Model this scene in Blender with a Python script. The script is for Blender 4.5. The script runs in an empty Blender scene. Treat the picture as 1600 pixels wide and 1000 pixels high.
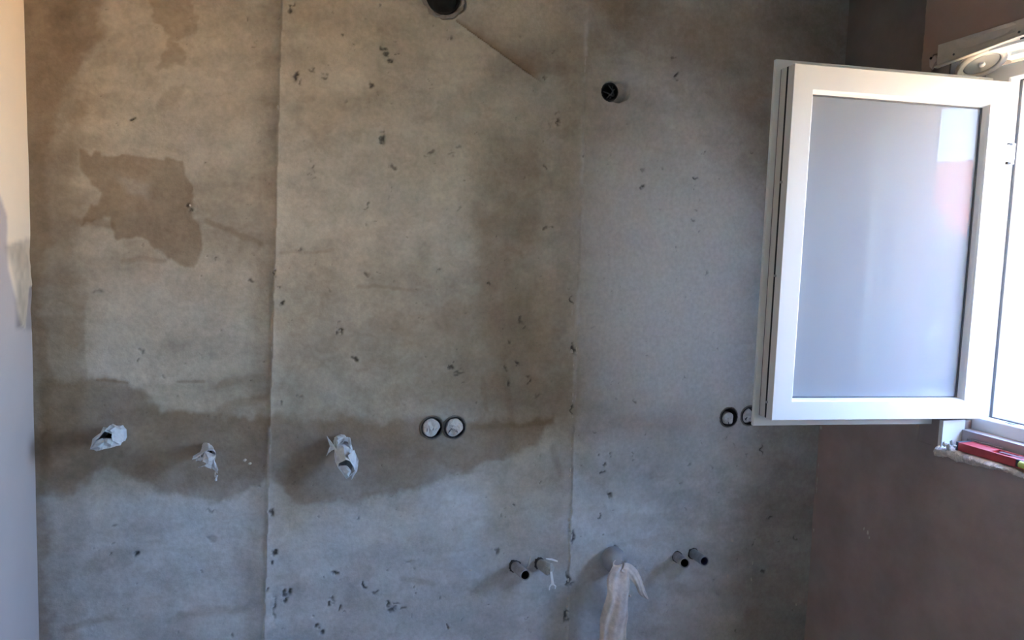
import bpy, bmesh, math, random
import numpy as np
from mathutils import Vector, Matrix

C = bpy.context.scene.collection
S = bpy.context.scene
PI = math.pi

# ------------------------------------------------------------------ camera
FPX, YAW, PIT, ROLL, CZ = 1123.5, .3039, -.0881, .0329, 1.65
A_ = np.array([math.sin(YAW)*math.cos(PIT), math.cos(YAW)*math.cos(PIT), math.sin(PIT)])
_r = np.array([math.cos(YAW), -math.sin(YAW), 0.]); _u = np.cross(_r, A_)
R_ = _r*math.cos(ROLL)+_u*math.sin(ROLL); U_ = np.cross(R_, A_)
cd = bpy.data.cameras.new('camera'); cam = bpy.data.objects.new('camera', cd); C.objects.link(cam)
cd.sensor_width = 36; cd.lens = FPX/1600*36; cd.clip_start = .02; cd.clip_end = 400
cam.matrix_world = Matrix(((R_[0], U_[0], -A_[0], 0), (R_[1], U_[1], -A_[1], 0), (R_[2], U_[2], -A_[2], CZ), (0, 0, 0, 1)))
S.camera = cam

def on(ax, v, px, py):            # point of the plane (axis ax = v) seen at a pixel
    d = A_*FPX+R_*(px-800)-U_*(py-500); o = np.array([0, 0, CZ]); t = (v-o[ax])/d[ax]
    return o+d*t

# ------------------------------------------------------------------ light and exposure
S.view_settings.view_transform = 'Standard'; S.view_settings.look = 'None'
S.view_settings.gamma = 1; S.view_settings.use_curve_mapping = False
S.view_settings.exposure = 3.72
W = bpy.data.worlds.new('sky'); S.world = W; W.use_nodes = True
nt = W.node_tree; nt.nodes.clear()
tc = nt.nodes.new('ShaderNodeTexCoord'); sx = nt.nodes.new('ShaderNodeSeparateXYZ'); cr = nt.nodes.new('ShaderNodeValToRGB')
bg = nt.nodes.new('ShaderNodeBackground'); wo = nt.nodes.new('ShaderNodeOutputWorld')
nt.links.new(tc.outputs['Generated'], sx.inputs[0]); nt.links.new(sx.outputs['Z'], cr.inputs[0])
nt.links.new(cr.outputs[0], bg.inputs[0]); nt.links.new(bg.outputs[0], wo.inputs[0])
e = cr.color_ramp.elements
e[0].position = 0; e[0].color = (.66, .82, 1.0, 1)
e[1].position = .9; e[1].color = (.24, .43, 1.0, 1)
x = e.new(.22); x.color = (.40, .62, 1.0, 1)
bg.inputs[1].default_value = 2.6
sd = bpy.data.lights.new('sun', 'SUN'); sun = bpy.data.objects.new('sun', sd); C.objects.link(sun)
sd.energy = 19; sd.color = (1, .86, .66); sd.angle = .01
sun.rotation_euler = Vector((.72, .22, -.66)).to_track_quat('-Z', 'Y').to_euler()
# portal: only tells the renderer where daylight enters (gives no light of its own)
pd = bpy.data.lights.new('window_portal', 'AREA'); pl = bpy.data.objects.new('window_portal', pd); C.objects.link(pl)
pd.shape = 'RECTANGLE'; pd.size = 1.0; pd.size_y = 1.1; pd.cycles.is_portal = True
pl.location = (2.31, 1.3, 1.7); pl.rotation_euler = Vector((-1, 0, 0)).to_track_quat('-Z', 'Y').to_euler()
pd2 = pd.copy(); pl2 = bpy.data.objects.new('fill_portal', pd2); C.objects.link(pl2); pd2.size = .7; pd2.size_y = 2.3  # second portal sits at the added opening
pl2.location = (2.31, -.87, 1.05); pl2.rotation_euler = pl.rotation_euler

# ------------------------------------------------------------------ key dimensions
YB, XL, XR = 2.155, -.6385, 1.882
ZC, YF, XO = 2.60, -1.9, 2.30      # ceiling, wall behind the camera, outer face of the window wall
random.seed(4); rng = np.random.RandomState(7)

# ------------------------------------------------------------------ materials
MATS = {}
def mat(name, col, rough=.6, spec=.5, metal=0, bump=0, bscale=60, var=0, vscale=12, attr=None, coat=0, alpha2=None, bdist=.002, **kw):
    if name in MATS: return MATS[name]
    m = bpy.data.materials.new(name); m.use_nodes = True; t = m.node_tree; b = t.nodes['Principled BSDF']
    b.inputs['Roughness'].default_value = rough; b.inputs['Metallic'].default_value = metal
    b.inputs['Specular IOR Level'].default_value = spec; b.inputs['Coat Weight'].default_value = coat
    co = t.nodes.new('ShaderNodeTexCoord')
    src = None
    if attr:
        a = t.nodes.new('ShaderNodeAttribute'); a.attribute_name = attr; src = a.outputs['Color']
    else:
        a = t.nodes.new('ShaderNodeRGB'); a.outputs[0].default_value = (*col, 1); src = a.outputs[0]
    if var:
        n = t.nodes.new('ShaderNodeTexNoise'); n.inputs['Scale'].default_value = vscale; n.inputs['Detail'].default_value = 6
        n.inputs['Roughness'].default_value = .65
        t.links.new(co.outputs['Object'], n.inputs['Vector'])
        r = t.nodes.new('ShaderNodeMapRange'); r.inputs[1].default_value = .3; r.inputs[2].default_value = .7
        r.inputs[3].default_value = 1-var; r.inputs[4].default_value = 1+var
        t.links.new(n.outputs[0], r.inputs[0])
        x = t.nodes.new('ShaderNodeVectorMath'); x.operation = 'SCALE'
        t.links.new(src, x.inputs[0]); t.links.new(r.outputs[0], x.inputs['Scale']); src = x.outputs[0]
    t.links.new(src, b.inputs['Base Color'])
    if bump:
        n = t.nodes.new('ShaderNodeTexNoise'); n.inputs['Scale'].default_value = bscale; n.inputs['Detail'].default_value = 8
        n.inputs['Roughness'].default_value = .6
        t.links.new(co.outputs['Object'], n.inputs['Vector'])
        bp = t.nodes.new('ShaderNodeBump'); bp.inputs['Strength'].default_value = bump; bp.inputs['Distance'].default_value = bdist
        t.links.new(n.outputs[0], bp.inputs['Height']); t.links.new(bp.outputs[0], b.inputs['Normal'])
    for k, v in kw.items(): b.inputs[k.replace('_', ' ')].default_value = v
    MATS[name] = m; return m

cement = mat('cement_plaster', (.3, .28, .25), .9, .25, attr='tone', var=.11, vscale=75, bump=.7, bscale=110, bdist=.0018)
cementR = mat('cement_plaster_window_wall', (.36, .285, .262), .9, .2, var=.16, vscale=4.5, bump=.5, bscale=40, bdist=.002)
lintelm = mat('brown_plaster', (.36, .26, .215), .9, .2, var=.08, vscale=5, bump=.4, bscale=50)
sidem = mat('smooth_plaster', (.6, .55, .5), .75, .3, attr='tone', var=.02, vscale=9, bump=.25, bscale=30)
white = mat('white_pvc', (.74, .74, .735), .28, .5)
shade_pvc = mat('shaded_white_pvc', (.62, .61, .58), .4, .4)  # white profile's side strip, its shade painted as grey
rubber = mat('black_rubber', (.012, .012, .013), .6, .3)
seal = mat('grey_rubber_seal', (.10, .105, .115), .6, .3)
oldwhite = mat('old_ivory_plastic', (.56, .51, .44), .45, .4, var=.10, vscale=30)
mortar = mat('pale_mortar', (.66, .58, .52), .95, .2, var=.25, vscale=60, bump=.9, bscale=140, bdist=.004)
crumb = mat('mortar_crumbs', (.52, .48, .42), .95, .2, var=.2, vscale=80)
pipem = mat('grey_plastic_pipe', (.30, .30, .30), .5, .4, var=.25, vscale=50)
bluem = mat('blue_pipe_lining', (.03, .035, .12), .5, .4)
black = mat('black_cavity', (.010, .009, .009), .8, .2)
ductm = mat('black_duct', (.016, .014, .014), .5, .4, var=.4, vscale=60)
filler = mat('white_filler', (.62, .61, .59), .8, .3, var=.06, vscale=40, bump=.4, bscale=90)
tape = mat('grey_tape', (.60, .63, .66), .38, .5, var=.18, vscale=55)
cloth = mat('dusty_white_cloth', (.68, .59, .53), .9, .2, var=.26, vscale=24, bump=.7, bscale=90, bdist=.004)
redm = mat('red_lacquer', (.40, .05, .055), .38, .5, var=.10, vscale=35)
vialm = mat('yellow_green_vial', (.55, .62, .16), .2, .5)
concrete = mat('bare_concrete', (.38, .34, .29), .9, .2, var=.1, vscale=4, bump=.4, bscale=30)
ceilm = mat('grey_ceiling', (.20, .185, .165), .9, .2, var=.1, vscale=5)
bandm = mat('steel', (.35, .36, .38), .35, .5, metal=.7)

def pane_material(name, milky, refl):
    m = bpy.data.materials.new(name); m.use_nodes = True; t = m.node_tree; t.nodes.remove(t.nodes['Principled BSDF'])
    df = t.nodes.new('ShaderNodeBsdfDiffuse'); df.inputs[0].default_value = (.60, .65, .74, 1)
    tr = t.nodes.new('ShaderNodeBsdfRefraction'); tr.inputs['Color'].default_value = (.96, .98, 1, 1); tr.inputs['Roughness'].default_value = .5; tr.inputs['IOR'].default_value = 1.45
    mx = t.nodes.new('ShaderNodeMixShader'); mx.inputs[0].default_value = milky
    t.links.new(tr.outputs[0], mx.inputs[1]); t.links.new(df.outputs[0], mx.inputs[2])
    out = mx.outputs[0]
    if refl:
        fr = t.nodes.new('ShaderNodeFresnel'); fr.inputs[0].default_value = 1.29
        gl = t.nodes.new('ShaderNodeBsdfGlossy'); gl.inputs['Roughness'].default_value = .004
        m2 = t.nodes.new('ShaderNodeMixShader'); t.links.new(fr.outputs[0], m2.inputs[0]); t.links.new(out, m2.inputs[1]); t.links.new(gl.outputs[0], m2.inputs[2]); out = m2.outputs[0]
    t.links.new(out, t.nodes['Material Output'].inputs[0])
    return m
glass = pane_material('milky_glass', .40, True); glass_back = pane_material('milky_glass_back', .08, False)

# ------------------------------------------------------------------ helpers
def tag(o, label=None, cat=None, group=None, kind=None):
    if label: o['label'] = label
    if cat: o['category'] = cat
    if group: o['group'] = group
    if kind: o['kind'] = kind
    return o
def empty(name, loc, label=None, cat=None, group=None, kind=None):
    o = bpy.data.objects.new(name, None); C.objects.link(o); o.location = loc; o.empty_display_size = .05
    return tag(o, label, cat, group, kind)
def wloc(o):
    v = Vector((0, 0, 0))
    while o: v += o.location; o = o.parent
    return v
def link(name, me, m, parent=None, smooth=False):
    """me has world coordinates; the object's origin goes to its parent's origin"""
    if parent is not None: me.transform(Matrix.Translation(-wloc(parent)))
    o = bpy.data.objects.new(name, me); C.objects.link(o); me.materials.append(m)
    if parent is not None: o.parent = parent
    if smooth: me.polygons.foreach_set('use_smooth', [True]*len(me.polygons))
    return o
def rebase(o, loc):      # top-level mesh: put its origin at loc
    o.data.transform(Matrix.Translation(-Vector(loc))); o.location = loc; return o
def bm_out(name, bm, m, parent=None, smooth=False, bevel=0, recalc=True):
    if recalc: bmesh.ops.recalc_face_normals(bm, faces=bm.faces)
    me = bpy.data.meshes.new(name); bm.to_mesh(me); bm.free()
    o = link(name, me, m, parent, smooth)
    if bevel:
        b = o.modifiers.new('bevel', 'BEVEL'); b.width = bevel; b.segments = 2; b.limit_method = 'ANGLE'
    return o
def bx(bm, x0, x1, y0, y1, z0, z1):
    v = [bm.verts.new((x, y, z)) for x in (x0, x1) for y in (y0, y1) for z in (z0, z1)]
    for f in ((0, 1, 3, 2), (4, 6, 7, 5), (0, 4, 5, 1), (2, 3, 7, 6), (0, 2, 6, 4), (1, 5, 7, 3)): bm.faces.new([v[i] for i in f])
def box(name, m, parent, *a, bevel=0):
    bm = bmesh.new(); bx(bm, *a); return bm_out(name, bm, m, parent, bevel=bevel)
def frame_of(d):
    d = Vector(d).normalized(); a = Vector((0, 0, 1)) if abs(d.z) < .9 else Vector((1, 0, 0))
    x = d.cross(a).normalized(); return x, x.cross(d).normalized(), d
def rings(bm, rs, cap0=False, cap1=False, closed=True):
    L = [[bm.verts.new(p) for p in r] for r in rs]; n = len(L[0])
    for a, b in zip(L, L[1:]):
        for i in range(n if closed else n-1): bm.faces.new((a[i], a[(i+1) % n], b[(i+1) % n], b[i]))
    if cap0: bm.faces.new(L[0][::-1])
    if cap1: bm.faces.new(L[-1])
    return L
def circ(c, ax, r, n=28, jit=0, sy=1):
    x, y, d = frame_of(ax); c = Vector(c)
    return [c+x*(r*(1+random.uniform(-jit, jit))*math.cos(2*PI*i/n))+y*(r*sy*(1+random.uniform(-jit, jit))*math.sin(2*PI*i/n)) for i in range(n)]
def pipe(name, m, parent, p0, p1, r, wall=.003, n=28, jit=0, inner=None, floor_at=.9):
    """open ended tube from p0 to p1 (mouth at p1), with wall thickness and a dark bottom"""
    p0, p1 = Vector(p0), Vector(p1); d = (p1-p0)
    bm = bmesh.new()
    R0 = circ(p0, d, r, n); R1 = circ(p1, d, r, n, jit); R2 = circ(p1, d, r-wall, n, jit); R3 = circ(p0+d*(1-floor_at), d, r-wall, n)
    rings(bm, [R0, R1, R2, R3], cap0=True, cap1=True)
    o = bm_out(name, bm, m, parent, smooth=False)
    if inner is not None:
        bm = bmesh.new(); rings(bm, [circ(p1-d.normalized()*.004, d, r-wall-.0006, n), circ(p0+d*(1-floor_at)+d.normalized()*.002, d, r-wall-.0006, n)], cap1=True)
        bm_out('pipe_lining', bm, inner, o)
    return o

# value noise on arrays
def vnoise(x, y, seed):
    g = np.random.RandomState(seed).rand(256, 256)
    xi = np.floor(x).astype(int); yi = np.floor(y).astype(int); fx = x-xi; fy = y-yi
    fx = fx*fx*(3-2*fx); fy = fy*fy*(3-2*fy)
    a = g[xi % 256, yi % 256]; b = g[(xi+1) % 256, yi % 256]; c = g[xi % 256, (yi+1) % 256]; d = g[(xi+1) % 256, (yi+1) % 256]
    return (a*(1-fx)+b*fx)*(1-fy)+(c*(1-fx)+d*fx)*fy
def fbm(x, y, s, octv=5, seed=0, gain=.5):
    t = 0; a = 1; n = 0
    for k in range(octv):
        t = t+a*vnoise(x/s*2**k+31.7*k, y/s*2**k+17.3*k, seed+k); n += a; a *= gain
    return t/n
def sstep(a, b, x):
    t = np.clip((x-a)/(b-a), 0, 1); return t*t*(3-2*t)
def poly_mask(px, py, pts, soft):
    """soft mask of a polygon given in wall marks"""
    pts = np.array(pts, float); n = len(pts); ins = np.zeros(px.shape, bool); dist = np.full(px.shape, 1e9)
    for i in range(n):
        x0, y0 = pts[i]; x1, y1 = pts[(i+1) % n]
        c = ((y0 > py) != (y1 > py)) & (px < (x1-x0)*(py-y0)/((y1-y0) if y1 != y0 else 1e-9)+x0); ins ^= c
        dx, dy = x1-x0, y1-y0; t = np.clip(((px-x0)*dx+(py-y0)*dy)/(dx*dx+dy*dy+1e-9), 0, 1)
        dist = np.minimum(dist, np.hypot(px-x0-t*dx, py-y0-t*dy))
    sd_ = np.where(ins, dist, -dist); return sstep(-soft, soft, sd_)
def seg(px, py, x0, y0, x1, y1):
    dx, dy = x1-x0, y1-y0; L2 = dx*dx+dy*dy; t = np.clip(((px-x0)*dx+(py-y0)*dy)/L2, 0, 1)
    return np.hypot(px-x0-t*dx, py-y0-t*dy), t, ((px-x0)*dy-(py-y0)*dx)/math.sqrt(L2)
def grid_mesh(name, P, cols, m, parent=None, flip=False, drop=None):
    nz, nx = P.shape[:2]; me = bpy.data.meshes.new(name)
    i = np.arange((nz-1)*(nx-1)); r = i//(nx-1); c = i % (nx-1); a = r*nx+c
    q = np.stack([a, a+1, a+nx+1, a+nx], 1)
    if flip: q = q[:, ::-1]
    if drop is not None: q = q[~drop[r, c]]
    me.vertices.add(nz*nx); me.vertices.foreach_set('co', P.reshape(-1).astype(np.float32))
    me.loops.add(q.size); me.loops.foreach_set('vertex_index', q.reshape(-1).astype(np.int32))
    me.polygons.add(len(q)); me.polygons.foreach_set('loop_start', (np.arange(len(q))*4).astype(np.int32))
    me.polygons.foreach_set('loop_total', np.full(len(q), 4, np.int32)); me.polygons.foreach_set('use_smooth', np.ones(len(q), bool))
    me.update(calc_edges=True)
    at = me.color_attributes.new('tone', 'FLOAT_COLOR', 'POINT'); cc = np.ones((nz*nx, 4), np.float32); cc[:, :3] = cols.reshape(-1, 3)
    at.data.foreach_set('color', cc.reshape(-1))
    return link(name, me, m, parent)

# ------------------------------------------------------------------ wall_back: raw cement plaster in three screed bays
xs = np.arange(XL-.01, XR+.0131, .003)
zs = np.concatenate([np.linspace(0, .30, 8)[:-1], np.arange(.30, 2.606, .003)])
X, Z = np.meshgrid(xs, zs)
q = np.stack([X, np.full_like(X, YB), Z-CZ], -1)
dz = q@A_; PX = 800+FPX*(q@R_)/dz; PY = 500-FPX*(q@U_)/dz       # survey marks of the wall in photo units
wx = (fbm(PX, PY, 60, 4, 5)-.5); wy = (fbm(PX, PY, 60, 4, 15)-.5)
fx_ = (fbm(PX, PY, 14, 3, 25)-.5); fy_ = (fbm(PX, PY, 14, 3, 35)-.5)
QX = PX+wx*34+fx_*16; QY = PY+wy*34+fy_*16
def P(pts, soft=5, warp=1): return poly_mask(PX+(QX-PX)*warp, PY+(QY-PY)*warp, pts, soft)

big = fbm(PX, PY, 330, 5, 51); mid = fbm(PX, PY, 90, 5, 61); fin = fbm(PX, PY, 22, 4, 71)
hor = fbm(PX, PY*5, 160, 5, 81)                                  # horizontal trowelling
tone = .47+(big-.5)*.10+(mid-.5)*.20+(fin-.5)*.12+(hor-.5)*.15+(fbm(PX, PY, 9, 3, 301)-.5)*.07
tone += .07*sstep(690, 830, PY+(mid-.5)*160)*sstep(1200, 1080, PX)
damp_shade = np.zeros_like(X)  # damp patches and painted shade share this mask
def D(mask, a):
    global damp_shade
    damp_shade = 1-(1-damp_shade)*(1-np.clip(mask*a, 0, 1))
seam1 = 440-28*(PY/1000)+fx_*2.5; seam2 = 917-32*(PY/1000)+fx_*4
D(P([(20, -30), (125, -30), (128, 200), (118, 420), (132, 480), (134, 590), (150, 720), (120, 850), (128, 1100), (20, 1100)], 18), .34)
D(P([(20, -30), (160, -30), (150, 60), (85, 160), (70, 420), (78, 760), (80, 1100), (20, 1100)], 10), .48)  # corner shade beside the left wall, painted in
D(P([(58, 496), (132, 490), (136, 600), (60, 610)], 3, .3), .22)
D(P([(128, 240), (292, 252), (300, 300), (296, 340), (312, 385), (300, 418), (262, 408), (215, 372), (178, 368), (172, 340), (125, 348), (140, 320), (160, 300), (130, 262)], 2.5, .75), .54)
D(P([(70, 275), (140, 290), (190, 330), (140, 345), (72, 330)], 8), .14)
D(P([(240, -20), (300, -20), (296, 40), (270, 60), (290, 105), (245, 105), (258, 60), (235, 40)], 3, 1.3), .34)
D(P([(255, 140), (290, 130), (282, 172), (250, 178)], 5), .22)
D(P([(735, 225), (840, 210), (842, 330), (820, 430), (832, 520), (800, 640), (770, 640), (745, 420), (725, 330)], 26)*(.6+.8*mid), .33)
D(P([(430, 380), (600, 400), (880, 430), (888, 640), (700, 650), (430, 560)], 40)*(.5+1.0*hor), .26)
D(P([(60, 600), (150, 590), (230, 600), (260, 640), (420, 650), (640, 660), (860, 650), (835, 700), (700, 752), (560, 790), (455, 775), (420, 752), (330, 786), (250, 772), (170, 730), (60, 790)], 8), .56)
D(P([(150, 640), (250, 660), (290, 775), (430, 735), (430, 700), (520, 690), (560, 760), (640, 750), (700, 720), (690, 690), (560, 655), (250, 630)], 16), .30)
D(P([(690, 690), (800, 690), (790, 715), (700, 735)], 8), .20)
D(P([(145, 600), (225, 590), (235, 690), (150, 680)], 10), .16)
D(P([(145, 868), (180, 850), (225, 868), (180, 888), (140, 895)], 7), .20)
D(P([(330, 600), (415, 575), (415, 625), (350, 640)], 10), .12)
D(P([(905, 640), (1180, 650), (1180, 760), (905, 700)], 50), .12)
D(P([(1180, 560), (1300, 560), (1290, 1060), (1130, 1060), (1150, 860), (1190, 740)], 36), .42)  # low right corner sees little sky; its shade is painted here
D(P([(1000, 930), (1160, 880), (1300, 900), (1300, 1060), (1000, 1060)], 36), .20)  # the same low corner shade, painted wider
D(P([(800, 835), (900, 840), (880, 900), (860, 880), (790, 900)], 10), .16)
D(P([(900, -30), (1340, -30), (1340, 300), (1180, 300), (1100, 140), (960, 60)], 60), .6)  # sash shadow on the upper right, painted into the wall colour
D(sstep(34, 2, np.abs(PX-(seam1-19)))*(PX < seam1+2), .16)  # painted shade left of the first seam's step
D(sstep(30, 2, np.abs(PX-(seam2-18)))*(PX < seam2+4), .13)  # likewise painted shade, second seam
# dark trowel smears
for (x0, y0, x1, y1, w, a) in ((322, 346, 408, 382, 5, .35), (345, 606, 410, 588, 6, .30), (345, 642, 410, 620, 7, .3), (150, 594, 200, 597, 2.5, .5),
        (280, 594, 320, 597, 2.5, .4), (100, 985, 175, 965, 6, .35), (280, 965, 385, 950, 7, .25), (120, 345, 175, 349, 6, .35), (190, 406, 255, 410, 5, .3),
        (740, 668, 860, 660, 4, .35), (920, 514, 1000, 521, 2, .3), (985, 524, 1075, 527, 3, .35), (1080, 531, 1240, 541, 2, .25), (790, 560, 800, 700, 5, .2),
        (630, 905, 680, 915, 5, .3), (866, 700, 874, 740, 6, .28), (440, 393, 520, 393, 3, .25), (560, 445, 650, 452, 3, .25), (958, 665, 1060, 660, 12, .2),
        (755, 590, 760, 640, 4, .25), (1050, 500, 1050, 540, 5, .15), (370, 860, 390, 900, 12, .12), (70, 620, 74, 800, 10, .16)):
    d_, t_, _ = seg(QX*.35+PX*.65, QY*.35+PY*.65, x0, y0, x1, y1); D(sstep(w*1.5, w*.3, d_)*(.55+.9*fin), a)
D(P([(40, 120), (140, 150), (150, 260), (420, 300), (430, 420), (40, 500)], 50)*(.4+1.2*mid), .16)
D(P([(430, 560), (700, 470), (880, 480), (880, 660), (430, 700)], 40)*(.3+1.4*hor), .22)
D(P([(440, 640), (640, 640), (640, 760), (440, 780)], 24), .16)
D(sstep(.54, .66, fbm(QX, QY, 55, 4, 211)), .10); D(sstep(.56, .64, fbm(QX, QY*2.2, 30, 4, 221)), .10)
# light lime patches; the light through the sash is painted onto the right bay
pale = sstep(890, 960, PX)*sstep(1200, 1120, PX)*sstep(60, 330, PY)*sstep(760, 620, PY)*.42+P([(285, 205), (420, 190), (415, 250), (300, 265)], 26)*.10+P([(430, 200), (600, 220), (560, 300), (440, 300)], 30)*.08
pale += P([(910, 250), (1180, 300), (1175, 620), (1000, 640), (905, 520)], 60)*.42+P([(1010, 60), (1060, 80), (960, 220), (920, 180)], 40)*.08
pale += P([(150, 420), (410, 400), (410, 590), (150, 590)], 30)*.10+P([(780, 830), (560, 850), (440, 860), (520, 820), (700, 790), (850, 720), (870, 820)], 30)*.12
pale += P([(430, 660), (500, 640), (500, 700), (440, 720)], 12)*.10+P([(185, 275), (235, 285), (225, 310), (190, 300)], 8, .6)*.22
pale += P([(600, 300), (720, 300), (735, 380), (610, 380)], 30)*.10
# relief: h positive = proud of the wall
h = (big-.5)*.006+(mid-.5)*.0035+(fin-.5)*.0011+(hor-.5)*.0016
def bay(s0, s1):
    t = np.clip((PX-s0)/(s1-s0), 0, 1); return t
h += np.where(PX < seam1, -.004*bay(40, seam1), np.where(PX < seam2, -.005*bay(seam1, seam2), -.002*bay(seam2, 1300)))
for s, wd, am in ((seam1, 30, .0085), (seam2, 36, .0085)):
    h += np.where(PX < s, am*np.clip(1-(s-PX)/wd, 0, 1)**1.3, am*np.exp(-(PX-s)/15))
    r_ = fbm(PX*3, PY, 30, 4, 91)
    h += .0016*np.exp(-((PX-s)/2.2)**2)*sstep(.52, .66, r_)*sstep(350, 700, PY)
ridge_pale = (np.exp(-((PX-seam1)/2.0)**2)*sstep(.50, .62, fbm(PX, PY, 38, 3, 92))*sstep(560, 700, PY)+np.exp(-((PX-seam1)/1.3)**2)*sstep(.5, .65, fbm(PX, PY, 50, 3, 96))*.28
              + np.exp(-((PX-seam2)/2.4)**2)*sstep(.42, .56, fbm(PX, PY, 44, 3, 93)))
pale += ridge_pale*.6
# trowel ridge below the duct
d_, t_, s_ = seg(PX, PY, 712, 32, 852, 132)
side = s_                                                       # >0 : upper right
wedge = np.where((t_ > 0) & (t_ < 1) & (side > 0), np.exp(-side/(5+24*t_))*(1-sstep(.80, 1, t_)), 0)
h += -.004*wedge*sstep(0, .1, t_)
D(wedge, .85)  # ridge's shadow painted as a darker tone above the line
# gouges and pits (listed ones, then random small ones)
pits = [(207, 188, 5, 3, 0, 5), (462, 118, 3, 11, -20, 4), (468, 128, 2.5, 6, -20, 3), (455, 12, 2.5, 11, -25, 4), (489, 110, 5, 4, 20, 3), (507, 120, 2, 4, -30, 3),
        (600, 78, 4, 4, 0, 4), (604, 86, 5, 4, 30, 4), (609, 93, 6, 3, 40, 4), (620, 86, 2, 2, 0, 3), (578, 131, 3, 6, 30, 4), (541, 157, 3, 3, 0, 2), (597, 216, 3.5, 11, 0, 4),
        (616, 263, 6, 4, -30, 3), (608, 262, 2, 2, 0, 3), (574, 318, 4, 8, -25, 3), (569, 328, 5, 2, 0, 3), (675, 238, 5, 3, 30, 3), (665, 243, 4, 2, 0, 2), (705, 240, 5, 3, 0, 2), (717, 230, 3, 3, 0, 2),
        (875, 190, 3, 6, -20, 4), (870, 178, 2.5, 4, 0, 2), (855, 262, 2.5, 5, 20, 3), (853, 355, 5, 3, 0, 3), (862, 357, 4, 2, 0, 3), (492, 262, 3, 6, -30, 3), (490, 278, 3, 3, 0, 2), (717, 325, 2, 4, -10, 2),
        (530, 517, 3.5, 6, 10, 5), (553, 562, 5, 4, 0, 4), (765, 442, 3, 3, 0, 4), (792, 406, 2, 2, 0, 3), (766, 421, 2, 2, 0, 2), (706, 572, 3, 7, -35, 4), (718, 582, 8, 3, 0, 3), (795, 535, 4, 5, 20, 3),
        (808, 567, 4, 6, 30, 4), (790, 575, 3, 5, -30, 3), (795, 600, 4, 5, 0, 4), (828, 597, 3, 6, 0, 4), (840, 618, 5, 5, 0, 2), (813, 500, 5, 6, 0, 3), (818, 510, 3, 3, 0, 3), (572, 430, 5, 4, 0, 3), (440, 470, 3, 5, -20, 4), (430, 425, 2.5, 7, 0, 4),
        (438, 450, 3, 3, 0, 3), (570, 350, 3, 2, 0, 2), (1057, 118, 3, 5, -30, 5), (1052, 90, 2, 2, 0, 3), (1087, 278, 3, 3, 30, 5), (1085, 296, 2, 4, 0, 3), (1086, 330, 1.8, 3, 0, 3), (1085, 345, 1.8, 3, 0, 3), (1005, 292, 2.5, 2.5, 0, 4),
        (1003, 268, 3, 4, 0, 2), (935, 268, 2, 2, 0, 3), (913, 242, 2, 3, 0, 3), (982, 191, 2, 2, 0, 2), (1074, 462, 3, 2, 0, 3), (944, 436, 2, 2, 0, 2), (982, 468, 2, 2, 0, 2), (294, 322, 4, 3, 0, 4), (298, 330, 3, 3, 0, 3), (318, 254, 2, 2, 0, 4), (385, 30, 2, 4, 0, 3),
        (152, 457, 8, 5, 0, 2), (390, 440, 5, 3, 0, 3), (524, 897, 5, 4, 0, 5), (603, 895, 2, 2, 0, 3), (446, 928, 5, 6, 20, 4), (455, 925, 4, 6, -20, 4), (444, 938, 5, 2, 0, 4), (569, 915, 3, 6, 20, 4), (587, 929, 3, 3, 0, 3),
        (520, 935, 4, 4, 0, 3), (516, 945, 5, 4, 0, 4), (532, 952, 4, 4, 0, 4), (612, 955, 6, 6, 30, 4), (606, 945, 4, 5, 0, 4), (618, 943, 6, 3, -30, 4), (630, 950, 5, 3, 0, 3), (650, 920, 3, 3, 0, 3), (651, 929, 2, 2, 0, 4), (762, 948, 3, 3, 20, 4),
        (698, 980, 2.5, 3, 0, 4), (495, 980, 4, 6, -30, 4), (504, 985, 6, 4, 0, 4), (490, 962, 5, 4, 0, 3), (640, 880, 8, 4, 0, 2), (648, 888, 3, 3, 0, 3), (558, 812, 3, 3, 0, 3), (805, 788, 2.5, 2.5, 0, 4), (786, 805, 2, 5, 0, 3), (778, 862, 2.5, 7, 0, 3), (892, 912, 3, 4, 0, 3),
        (936, 710, 2, 2, 0, 4), (945, 726, 3, 3, 0, 4), (952, 774, 5, 6, 30, 5), (938, 806, 2.5, 2.5, 0, 4), (906, 725, 2, 2, 0, 4), (955, 712, 2, 2, 0, 3), (942, 738, 6, 3, 40, 4), (1191, 703, 2, 7, 0, 5), (1205, 807, 4, 3, 30, 4), (1178, 850, 2, 4, 0, 3), (1193, 892, 3, 4, 0, 4), (1243, 840, 2, 6, 0, 4),
        (424, 800, 4, 6, 20, 4), (428, 862, 4, 6, 0, 5), (424, 880, 3, 5, 0, 5), (419, 921, 3, 3, 0, 5), (428, 950, 1.6, 22, 0, 3), (212, 866, 6, 4, 30, 4), (175, 868, 3, 3, 0, 3), (178, 823, 5, 3, 0, 2), (317, 893, 2, 2, 0, 3), (330, 800, 9, 2, 0, 2), (330, 845, 8, 7, 0, 1.5),
        (1076, 727, 5, 3, 0, 2), (1112, 731, 3, 3, 0, 2), (893, 470, 2.5, 8, 20, 5), (896, 545, 2.5, 10, 0, 5), (894, 640, 2, 8, 0, 4), (894, 840, 3, 12, 0, 4), (887, 905, 2.5, 14, 0, 4), (884, 960, 3, 10, 0, 4)]
for k in range(520):
    px_, py_ = rng.uniform(430, 1260), rng.uniform(0, 1000)
    if rng.rand() < .2: px_ = rng.uniform(140, 420)
    if 900 < px_ < 1300 and py_ < 200: continue
    s_ = rng.uniform(.8, 2.0) if k < 230 else rng.uniform(.6, 1.15); pits.append((px_, py_, s_*rng.uniform(.7, 1.6), s_*rng.uniform(.7, 2.2), rng.uniform(-40, 40), rng.uniform(1.2, 3)))
pitm = np.zeros_like(X); JX = PX+(fbm(PX, PY, 6, 2, 101)-.5)*12; JY = PY+(fbm(PX, PY, 6, 2, 111)-.5)*12
flat = (PX+1e5*0)
cols_px = PX[len(zs)//2]; 
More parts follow.
